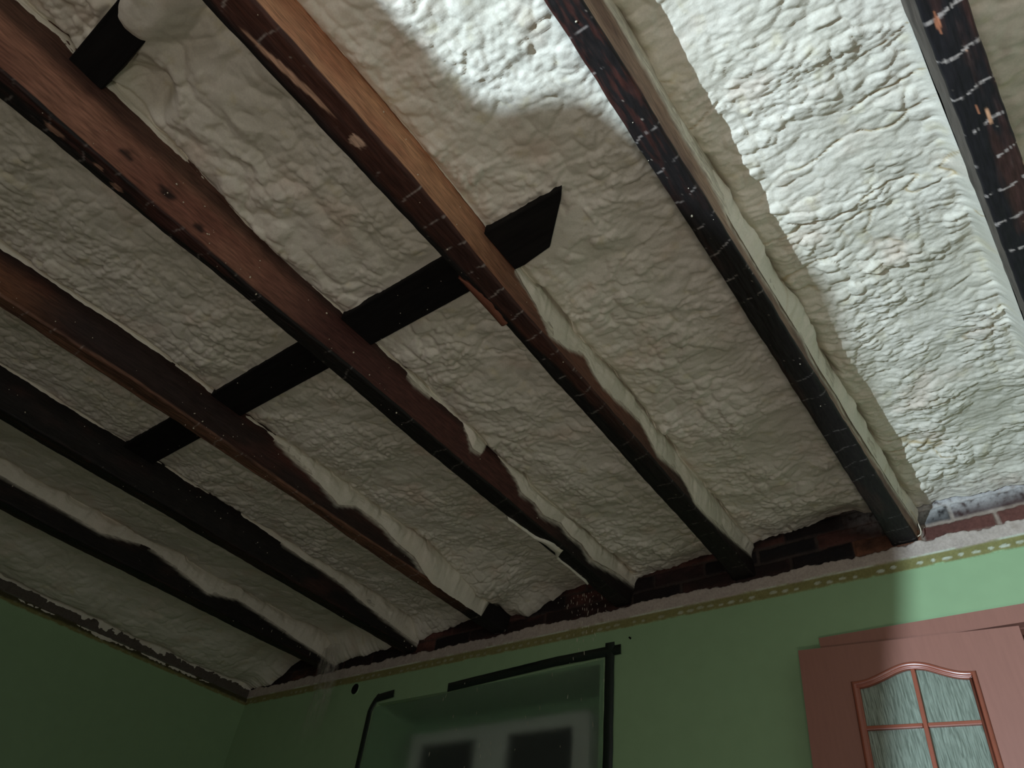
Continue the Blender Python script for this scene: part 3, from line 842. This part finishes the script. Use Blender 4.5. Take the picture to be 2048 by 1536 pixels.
# arch outline of the glazed opening (outer edge of moulding)
arch_pts = [(0.176, -0.137), (0.205, -0.137), (0.237, -0.130), (0.277, -0.115), (0.319, -0.098), (0.350, -0.089), (0.378, -0.087), (0.405, -0.090), (0.430, -0.097), (0.470, -0.116), (0.506, -0.130), (0.535, -0.136), (0.560, -0.136)]
def arch_v(u, off=0.0):
    return np.interp(u, [p[0] for p in arch_pts], [p[1] for p in arch_pts])-off
UB0, UB1, VB = 0.176, 0.560, -1.25
from mathutils import geometry as _g
def leaf_panel():
    bm = bmesh.new()
    us = np.linspace(UB0, UB1, 41)
    def strip(poly):
        pts = [lp(*p) for p in poly]
        add_prism(bm, pts, 'y', 0.0, LT)
    strip([(0, 0), (0, -LH), (UB0, -LH), (UB0, 0)])
    strip([(UB1, 0), (UB1, -LH), (LW, -LH), (LW, 0)])
    strip([(UB0, VB), (UB0, -LH), (UB1, -LH), (UB1, VB)])
    for i in range(40):
        strip([(us[i], 0), (us[i], arch_v(us[i])), (us[i+1], arch_v(us[i+1])), (us[i+1], 0)])
    bmesh.ops.remove_doubles(bm, verts=bm.verts[:], dist=1e-5)
    # drop the internal duplicated faces
    seen = {}
    for f in bm.faces[:]:
        k = tuple(sorted(v.index for v in f.verts))
        seen.setdefault(k, []).append(f)
    bm.verts.index_update()
    seen = {}
    for f in bm.faces[:]:
        k = tuple(sorted(v.index for v in f.verts)); seen.setdefault(k, []).append(f)
    kill = [f for fs in seen.values() if len(fs) > 1 for f in fs]
    bmesh.ops.delete(bm, geom=kill, context='FACES_ONLY')
    return bm
obj_bm('panel', leaf_panel(), M_door, leaf)

def sweep(path, prof, closed, name, mat, parent):
    """sweep a profile (list of (inward offset, y)) along a path of leaf (u, v) points; inward = to the right of travel"""
    n = len(path); rows = []
    for i, p in enumerate(path):
        a = np.array(path[(i-1) % n] if (closed or i > 0) else p); c = np.array(path[(i+1) % n] if (closed or i < n-1) else p); b_ = np.array(p)
        d1 = b_-a; d2 = c-b_
        d1 = d1/(np.linalg.norm(d1) or 1); d2 = d2/(np.linalg.norm(d2) or 1)
        if np.linalg.norm(d1) < 0.5: d1 = d2
        if np.linalg.norm(d2) < 0.5: d2 = d1
        n1 = np.array([d1[1], -d1[0]]); n2 = np.array([d2[1], -d2[0]])
        m = n1+n2; m = m/np.linalg.norm(m); m = m/max(0.4, m@n1)
        row = []
        for (o, yy) in prof:
            q = b_+m*o; x, z = lp(*q); row.append((x, yy, z))
        rows.append(row)
    P = np.array(rows)
    if closed: P = np.concatenate([P, P[:1]], 0)
    return grid_mesh(name, P, mat, parent=parent, smooth=True, wrap=True)

us = np.linspace(UB0, UB1, 61)
path = [(u_, float(arch_v(u_))) for u_ in us]
# smooth the arch a little
pv = np.array(path); 
for _ in range(6): pv[1:-1, 1] = 0.25*pv[:-2, 1]+0.5*pv[1:-1, 1]+0.25*pv[2:, 1]
path = [tuple(p) for p in pv]+[(UB1, VB), (UB0, VB)]
prof = [(-0.004, 0.002), (-0.004, -0.003), (0.000, -0.009), (0.006, -0.011), (0.011, -0.006), (0.014, -0.004), (0.018, -0.006), (0.021, -0.002), (0.021, 0.020), (-0.004, 0.020)]
sweep(path, prof, True, 'glass_moulding', M_mould, leaf)
def bar(poly, name):
    bm = bmesh.new()
    add_prism(bm, [lp(*p) for p in poly], 'y', -0.003, 0.016)
    bevel(bm, 0.003, 2)
    obj_bm(name, bm, M_mould, leaf)
bar([(0.3715, -0.100), (0.3715, VB+0.01), (0.3855, VB+0.01), (0.3855, -0.100)], 'glazing_bar')
for vv in (-0.290, -0.585, -0.88):
    bar([(0.190, vv+0.007), (0.190, vv-0.007), (0.371, vv-0.007), (0.371, vv+0.007)], 'glazing_bar')
    bar([(0.386, vv+0.007), (0.386, vv-0.007), (0.546, vv-0.007), (0.546, vv+0.007)], 'glazing_bar')
for (ua, ub) in ((0.182, 0.3785), (0.3785, 0.554)):
    vt = [(-0.10, -0.290), (-0.290, -0.585), (-0.585, -0.88), (-0.88, VB+0.005)]
    for (v1, v0) in vt:
        bm = bmesh.new()
        if v1 == -0.10:
            uu = np.linspace(ua, ub, 14)
            poly = [(q, float(arch_v(q))-0.006) for q in uu]+[(ub, v0), (ua, v0)]
        else:
            poly = [(ua, v1), (ub, v1), (ub, v0), (ua, v0)]
        add_prism(bm, [lp(*p) for p in poly], 'y', 0.010, 0.014)
        obj_bm('glass_pane', bm, M_door_glass, leaf)
bm = bmesh.new()
c0 = lp(LW+0.001, -0.93)
add_box(bm, c0[0]-0.001, c0[0]+0.002, 0.010, 0.030, c0[1]-0.1, c0[1]+0.1)
obj_bm('lock_plate', bm, plain_mat('dull_steel', S2L(120, 118, 112), 0.4, 0.5), leaf)

# door casing (setting)
bm = bmesh.new()
CZ = 1.258+H; CX0 = -0.7275
add_box(bm, CX0, DX1+0.07, 2.745, YW, CZ-0.062, CZ)
add_box(bm, CX0, CX0+0.062, 2.745, YW, 0, CZ-0.062)
add_box(bm, DX1+0.008, DX1+0.07, 2.745, YW, 0, CZ-0.062)
add_box(bm, DX0-0.001, DX1+0.008, YW-0.01, YW+0.30, CZ-0.085, CZ-0.060)
add_box(bm, DX0-0.001, DX0+0.02, YW-0.01, YW+0.30, 0, CZ-0.085)
add_box(bm, DX1-0.012, DX1+0.008, YW-0.01, YW+0.30, 0, CZ-0.085)
obj = obj_bm('door_1', bm, M_door); tag(obj, kind='structure')

# ------------------------------------------------------------------ window behind the plastic
WY = 3.05
wf = empty('window_1', (-2.595, WY, NZ0)); tag(wf, kind='structure')
def wbox(name, boxes, mat, bev=0.004, par=None):
    bm = bmesh.new()
    for (x0, x1, z0, z1, y0, y1) in boxes:
        add_box(bm, x0+2.595, x1+2.595, y0, y1, z0+H-NZ0, z1+H-NZ0)
    bevel(bm, bev, 1)
    return obj_bm(name, bm, mat, par or wf)
fx0, fx1, ft, fb = -3.216, -1.975, 1.250, NZ0-H+0.004
wbox('window_frame', [(fx0, fx0+0.05, fb, ft, 0, 0.07), (fx1-0.05, fx1, fb, ft, 0, 0.07), (fx0+0.05, fx1-0.05, ft-0.045, ft, 0, 0.07), (fx0+0.05, fx1-0.05, fb, fb+0.05, 0, 0.07)], M_white_pvc)
for (a, b_) in ((fx0+0.045, -2.592), (-2.588, fx1-0.045)):
    pl, pr = (a+0.055, -2.696) if a < -3 else (-2.484, b_-0.04)
    sash = wbox('sash', [(a, pl, fb+0.045, ft-0.04, -0.02, 0.045), (pr, b_, fb+0.045, ft-0.04, -0.02, 0.045), (pl, pr, 1.176, ft-0.04, -0.02, 0.045), (pl, pr, fb+0.045, fb+0.11, -0.02, 0.045)], M_white_pvc)
    wbox('pane', [(pl-0.005, pr+0.005, fb+0.10, 1.182, 0.005, 0.012)], M_dark_glass, 0.001, sash)

# plastic film over the niche
def film():
    nx, nz = 60, 40
    pts = np.zeros((nx+1, nz+1, 3))
    for i in range(nx+1):
        for j in range(nz+1):
            s = i/nx; t = j/nz
            ztop = lerp(1.318, 1.352, s)-0.012*math.sin(math.pi*min(1, s*2.2))*(s < 0.45)
            x = lerp(-3.262-0.01*(1-t), -1.728, s)
            z = lerp(0.06, ztop, t)
            edge = min(s, 1-s, 1-t)*8
            y = YW-0.004-0.003*min(1, edge)*(1+float(vn(s*9, t*5, 3)))
            pts[i, j] = (x, y, z+H)
    return pts
tag(grid_mesh('plastic_film', film(), M_sheet), 'cloudy plastic film taped over the window recess', 'plastic sheet')

def tape(pts, w, label, seed, group='dark tape strips round the window'):
    """flat tape along wall points (x, z)"""
    p = np.array(pts, float)
    seg = np.concatenate([[0], np.cumsum(np.linalg.norm(np.diff(p, axis=0), axis=1))])
    n = max(8, int(seg[-1]/0.02))
    s = np.linspace(0, seg[-1], n)
    cx = np.interp(s, seg, p[:, 0]); cz = np.interp(s, seg, p[:, 1])
    tx = np.gradient(cx); tz = np.gradient(cz); l = np.hypot(tx, tz); nx_, nz_ = -tz/l, tx/l
    rows = []
    for k, (o, yo) in enumerate(((-0.5, 0.0), (-0.5, 1.0), (0.0, 1.3), (0.5, 1.0), (0.5, 0.0))):
        ww = w*(1+0.06*vn(s*12, s*0+k, seed))
        rows.append(np.stack([cx+nx_*o*ww, YW-0.0085-0.0025*yo-0.0015*np.clip(vn(s*9, s*0+3, seed+1), 0, 1), cz+nz_*o*ww+H], -1))
    P = np.stack(rows, 1)
    # close the ends against the wall
    o = grid_mesh('tape_strip', P, M_tape, smooth=False)
    return tag(o, label, 'tape', group)
tape([(-2.700, 1.350), (-2.35, 1.366), (-2.0, 1.382), (-1.630, 1.384)], 0.046, 'long dark tape strip along the top edge of the plastic film', 1)
tape([(-1.690, 1.425), (-1.693, 1.2), (-1.697, 0.9), (-1.70, 0.3), (-1.70, 0.06)], 0.048, 'dark vertical tape strip down the right edge of the plastic film', 2)
tape([(-3.232, 1.378), (-3.262, 1.350), (-3.288, 1.300), (-3.283, 1.0), (-3.28, 0.3), (-3.28, 0.06)], 0.034, 'narrow dark tape strip bent down the left edge of the plastic film', 3)
tape([(-3.255, 1.362), (-3.115, 1.374)], 0.042, 'shortest dark tape piece at the top left corner of the plastic film', 4)

# round hole with chipped rim near the left end of the far wall
hole = empty('wall_hole', (-3.478, YW, 1.449+H))
tag(hole, 'small dark round cable hole in the green wall left of the window', 'hole')
bm = bmesh.new()
bmesh.ops.create_cone(bm, cap_ends=True, segments=28, radius1=0.030, radius2=0.030, depth=0.004, matrix=Matrix.Rotation(math.pi/2, 4, 'X'))
obj_bm('opening', bm, M_dark, hole, (0, -0.001, 0))  # flat disc, coloured dark in place of the hole's inner shade
nr_ = 40; th = np.linspace(0, 2*np.pi, nr_, endpoint=False)
rr = []
for (r0, y0) in ((0.029, 0.0), (0.030, -0.004), (0.033, -0.005), (0.036, -0.003), (0.037, 0.0)):
    q = r0*(1+0.05*vn(np.cos(th)*2+5, np.sin(th)*2+5, 3))
    rr.append(np.stack([q*np.cos(th), y0+0*th, q*np.sin(th)*1.1], -1))
o = grid_mesh('rim', np.stack(rr, 0), M_green, wrap=True, parent=hole)
# nail right of the tape
bm = bmesh.new()
bmesh.ops.create_cone(bm, cap_ends=True, segments=12, radius1=0.005, radius2=0.004, depth=0.012, matrix=Matrix.Rotation(math.pi/2, 4, 'X'))
tag(obj_bm('nail', bm, M_dark, None, (-1.585, YW-0.005, 1.431+H)), 'tiny dark nail in the green wall just right of the taped corner', 'nail')

# ------------------------------------------------------------------ loose crumbs, flakes, cobweb
rnd = random.Random(4)
def shard(bm, p, s, stretch=(1, 1, 1)):
    m = Matrix.Translation(p) @ Matrix.Rotation(rnd.uniform(0, 6), 4, Vector((rnd.random()-.5, rnd.random()-.5, rnd.random()-.5)).normalized()) @ Matrix.Diagonal((s*rnd.uniform(.6, 1.2), s*rnd.uniform(.6, 1.2), s*rnd.uniform(.6, 1.2), 1))
    if stretch != (1, 1, 1):
        m = Matrix.Translation(p) @ Matrix.Rotation(rnd.uniform(-.25, .25), 4, 'Y') @ Matrix.Diagonal((s*stretch[0], s*stretch[1], s*stretch[2], 1))
    bmesh.ops.create_icosphere(bm, subdivisions=1, radius=1.0, matrix=m)
bm = bmesh.new()
dens = dict(b=32, c=38, d=52, e=22, f=10, a=12)
for k, n in dens.items():
    v = BEAMS[k]
    for i in range(n):
        y = rnd.uniform(YFINE[k]+0.1, 2.6)
        if rnd.random() < 0.55: y = {'b': 1.3, 'c': 0.9, 'd': 0.55, 'e': 0.85, 'f': 1.1, 'a': 1.6}[k]+rnd.gauss(0, 0.3)
        s = rnd.choice([.0012, .0014, .0018, .0018, .0025, .0034])
        if rnd.random() < (0.72 if k != 'f' else 0.35):
            z = rnd.uniform(1.61, 1.72)
            shard(bm, (float(rightface(k, y, z))+0.002, y, z+H), s)
        else:
            x = rnd.uniform(float(v['fL'](y)), float(v['fR'](y)))
            shard(bm, (x, y, ZB+H-0.001), s)
for i in range(26):
    x = rnd.uniform(-2.9, -0.95); shard(bm, (x, 0.80+rnd.uniform(0, .14), zb0+H), rnd.choice([.0012, .0016, .0022]))
tag(obj_bm('foam_crumbs', bm, M_crumb), 'scattered pale foam crumbs stuck all over the dark beams', 'crumbs', kind='stuff')

bm = bmesh.new()
for i in range(210):
    # clumps of dangling dust under the third, fourth and first beam ends
    q = rnd.random()
    if q < 0.45:
        x = -1.78+rnd.gauss(0, 0.06); y = 2.70+rnd.uniform(-.03, .03); z = 1.65-abs(rnd.gauss(0, 0.16))
    elif q < 0.75:
        x = -3.86+rnd.uniform(-0.1, 0.1)+0.10; y = rnd.uniform(2.15, 2.74); z = 1.63+rnd.uniform(-0.02, 0.05)
    else:
        x = rnd.uniform(-3.1, -1.70); y = 2.765; z = rnd.uniform(0.85, 1.35)
    shard(bm, (x, y, z+H), 1.0, (rnd.uniform(.0008, .0016), .001, rnd.choice([.002, .003, .005, .009, .012])))
for i in range(26):
    x = -3.02+rnd.gauss(0, 0.06); shard(bm, (x, 2.70+rnd.uniform(-.05, .08), 1.66+rnd.uniform(-.06, .06)+H), rnd.choice([.002, .003, .004]))
tag(obj_bm('dust_flakes', bm, M_crumb), 'tiny pale dust flakes dangling and drifting in front of the window wall', 'dust', kind='stuff')

# dusty cobweb veil hanging from the foam at the end of the second beam bay
hv = lambda q: float(vn(q, 0.37, 77))
n, m = 26, 60
P = np.zeros((n, m, 3)); A = np.zeros((n, m, 3))
for i in range(n):
    for j in range(m):
        s = i/(n-1); t = j/(m-1)
        w = lerp(0.20, 0.24, t)
        P[i, j] = (-3.66+(s-0.5)*w+0.02*math.sin(t*5), 2.66+0.05*t+0.015*math.sin(s*7+t*3), 1.69+H-t*0.60)
        A[i, j] = (0.85*max(0, math.sin(math.pi*s))**0.6*(0.35+0.65*(hv(i*0.31)*0.5+0.5))*(max(0, 1-t*1.1)**0.9*1.6+0.4*(1-t)))
tag(grid_mesh('cobweb_veil', P, M_veil, A), 'thin dusty cobweb veil hanging from the foam left of the window', 'cobweb')

# ------------------------------------------------------------------ loose crumpled strip at the end of the rightmost-but-one beam
def strand(pts, r, name, mat, label, cat):
    cu = bpy.data.curves.new(name, 'CURVE'); cu.dimensions = '3D'
    sp = cu.splines.new('BEZIER'); sp.bezier_points.add(len(pts)-1)
    for bp_, p in zip(sp.bezier_points, pts):
        bp_.co = (p[0], p[1], p[2]+H); bp_.handle_left_type = bp_.handle_right_type = 'AUTO'
    cu.bevel_depth = r; cu.bevel_resolution = 2
    tmp = bpy.data.objects.new(name, cu); C.objects.link(tmp)
    dg = bpy.context.evaluated_depsgraph_get()
    me = bpy.data.meshes.new_from_object(tmp.evaluated_get(dg))
    bpy.data.objects.remove(tmp)
    me.materials.clear(); me.materials.append(mat)
    return tag(link(name, me), label, cat)
strand([(-0.285, 2.66, 1.70), (-0.272, 2.72, 1.68), (-0.268, 2.755, 1.64), (-0.272, 2.77, 1.61), (-0.285, 2.765, 1.597)], 0.0022, 'foam_strand', M_crumb,
       'thin pale dried foam strand curling at the end of the black beam above the door', 'foam strand')

# ------------------------------------------------------------------ assumed work light behind the camera, unseen, its housing and stand invented
S = (-1.70, -2.50, 0.42)
wl = empty('assumed_work_light', (S[0], S[1], 0.0))
tag(wl, 'assumed unseen cool white work light on an added short stand, aimed up at the right of the ceiling', 'assumed lamp')
M_lamp = plain_mat('black_lamp_metal', S2L(25, 25, 26), 0.5, 0.4)
bm = bmesh.new()
add_box(bm, -0.10, 0.10, -0.10, -0.05, 0.33, 0.50)
bevel(bm, 0.008, 2); obj_bm('housing', bm, M_lamp, wl)
bm = bmesh.new()
add_box(bm, -0.015, 0.015, -0.09, -0.06, 0.0, 0.34); add_box(bm, -0.12, 0.12, -0.2, 0.05, 0.0, 0.02)
bevel(bm, 0.003, 1); obj_bm('stand', bm, M_lamp, wl)
# added blocker, its outline shaped to cut the beam's edge on the ceiling
bm = bmesh.new()
def sh(X, z): return (X-S[0], z+H)
add_prism(bm, [sh(-2.6, 0.75), sh(-1.315, 0.75), sh(-1.480, 0.10), sh(-1.497, 0.045), sh(-1.462, 0.030), sh(-1.470, -0.06), sh(-1.540, -0.135), sh(-1.562, -0.22), sh(-1.60, -0.40), sh(-1.66, -0.78), sh(-2.6, -0.78)], 'y', 0.60, 0.62)
obj_bm('beam_blocker', bm, M_lamp, wl)
ld = bpy.data.lights.new('assumed_work_beam', 'SPOT')
ld.energy = 1120.0; ld.color = (0.69, 0.84, 1.0); ld.spot_size = math.radians(84); ld.spot_blend = 1.0; ld.shadow_soft_size = 0.007
lo = bpy.data.objects.new('assumed_work_beam', ld); C.objects.link(lo)
lo.location = S
lo.rotation_euler = (Vector((0.35, 2.8, 1.75))-Vector(S)).to_track_quat('-Z', 'Y').to_euler()

# added fill light with an invented housing, near the camera, facing the ceiling
fl_ = empty('added_fill_lamp', (0.25, -0.45, 0.0))
tag(fl_, 'added unseen fill light lying face up below the foam ceiling', 'assumed lamp')
bm = bmesh.new(); add_box(bm, -0.24, 0.24, -0.19, 0.19, 0.0, 0.05); bevel(bm, 0.008, 2)
obj_bm('housing', bm, M_lamp, fl_)
al = area_light('added_fill_glow', (0.25, -0.45, 0.06), (0.17, 0.02, 1.0), 0.42, 0.32, 21.5, (1.0, 0.87, 0.78))
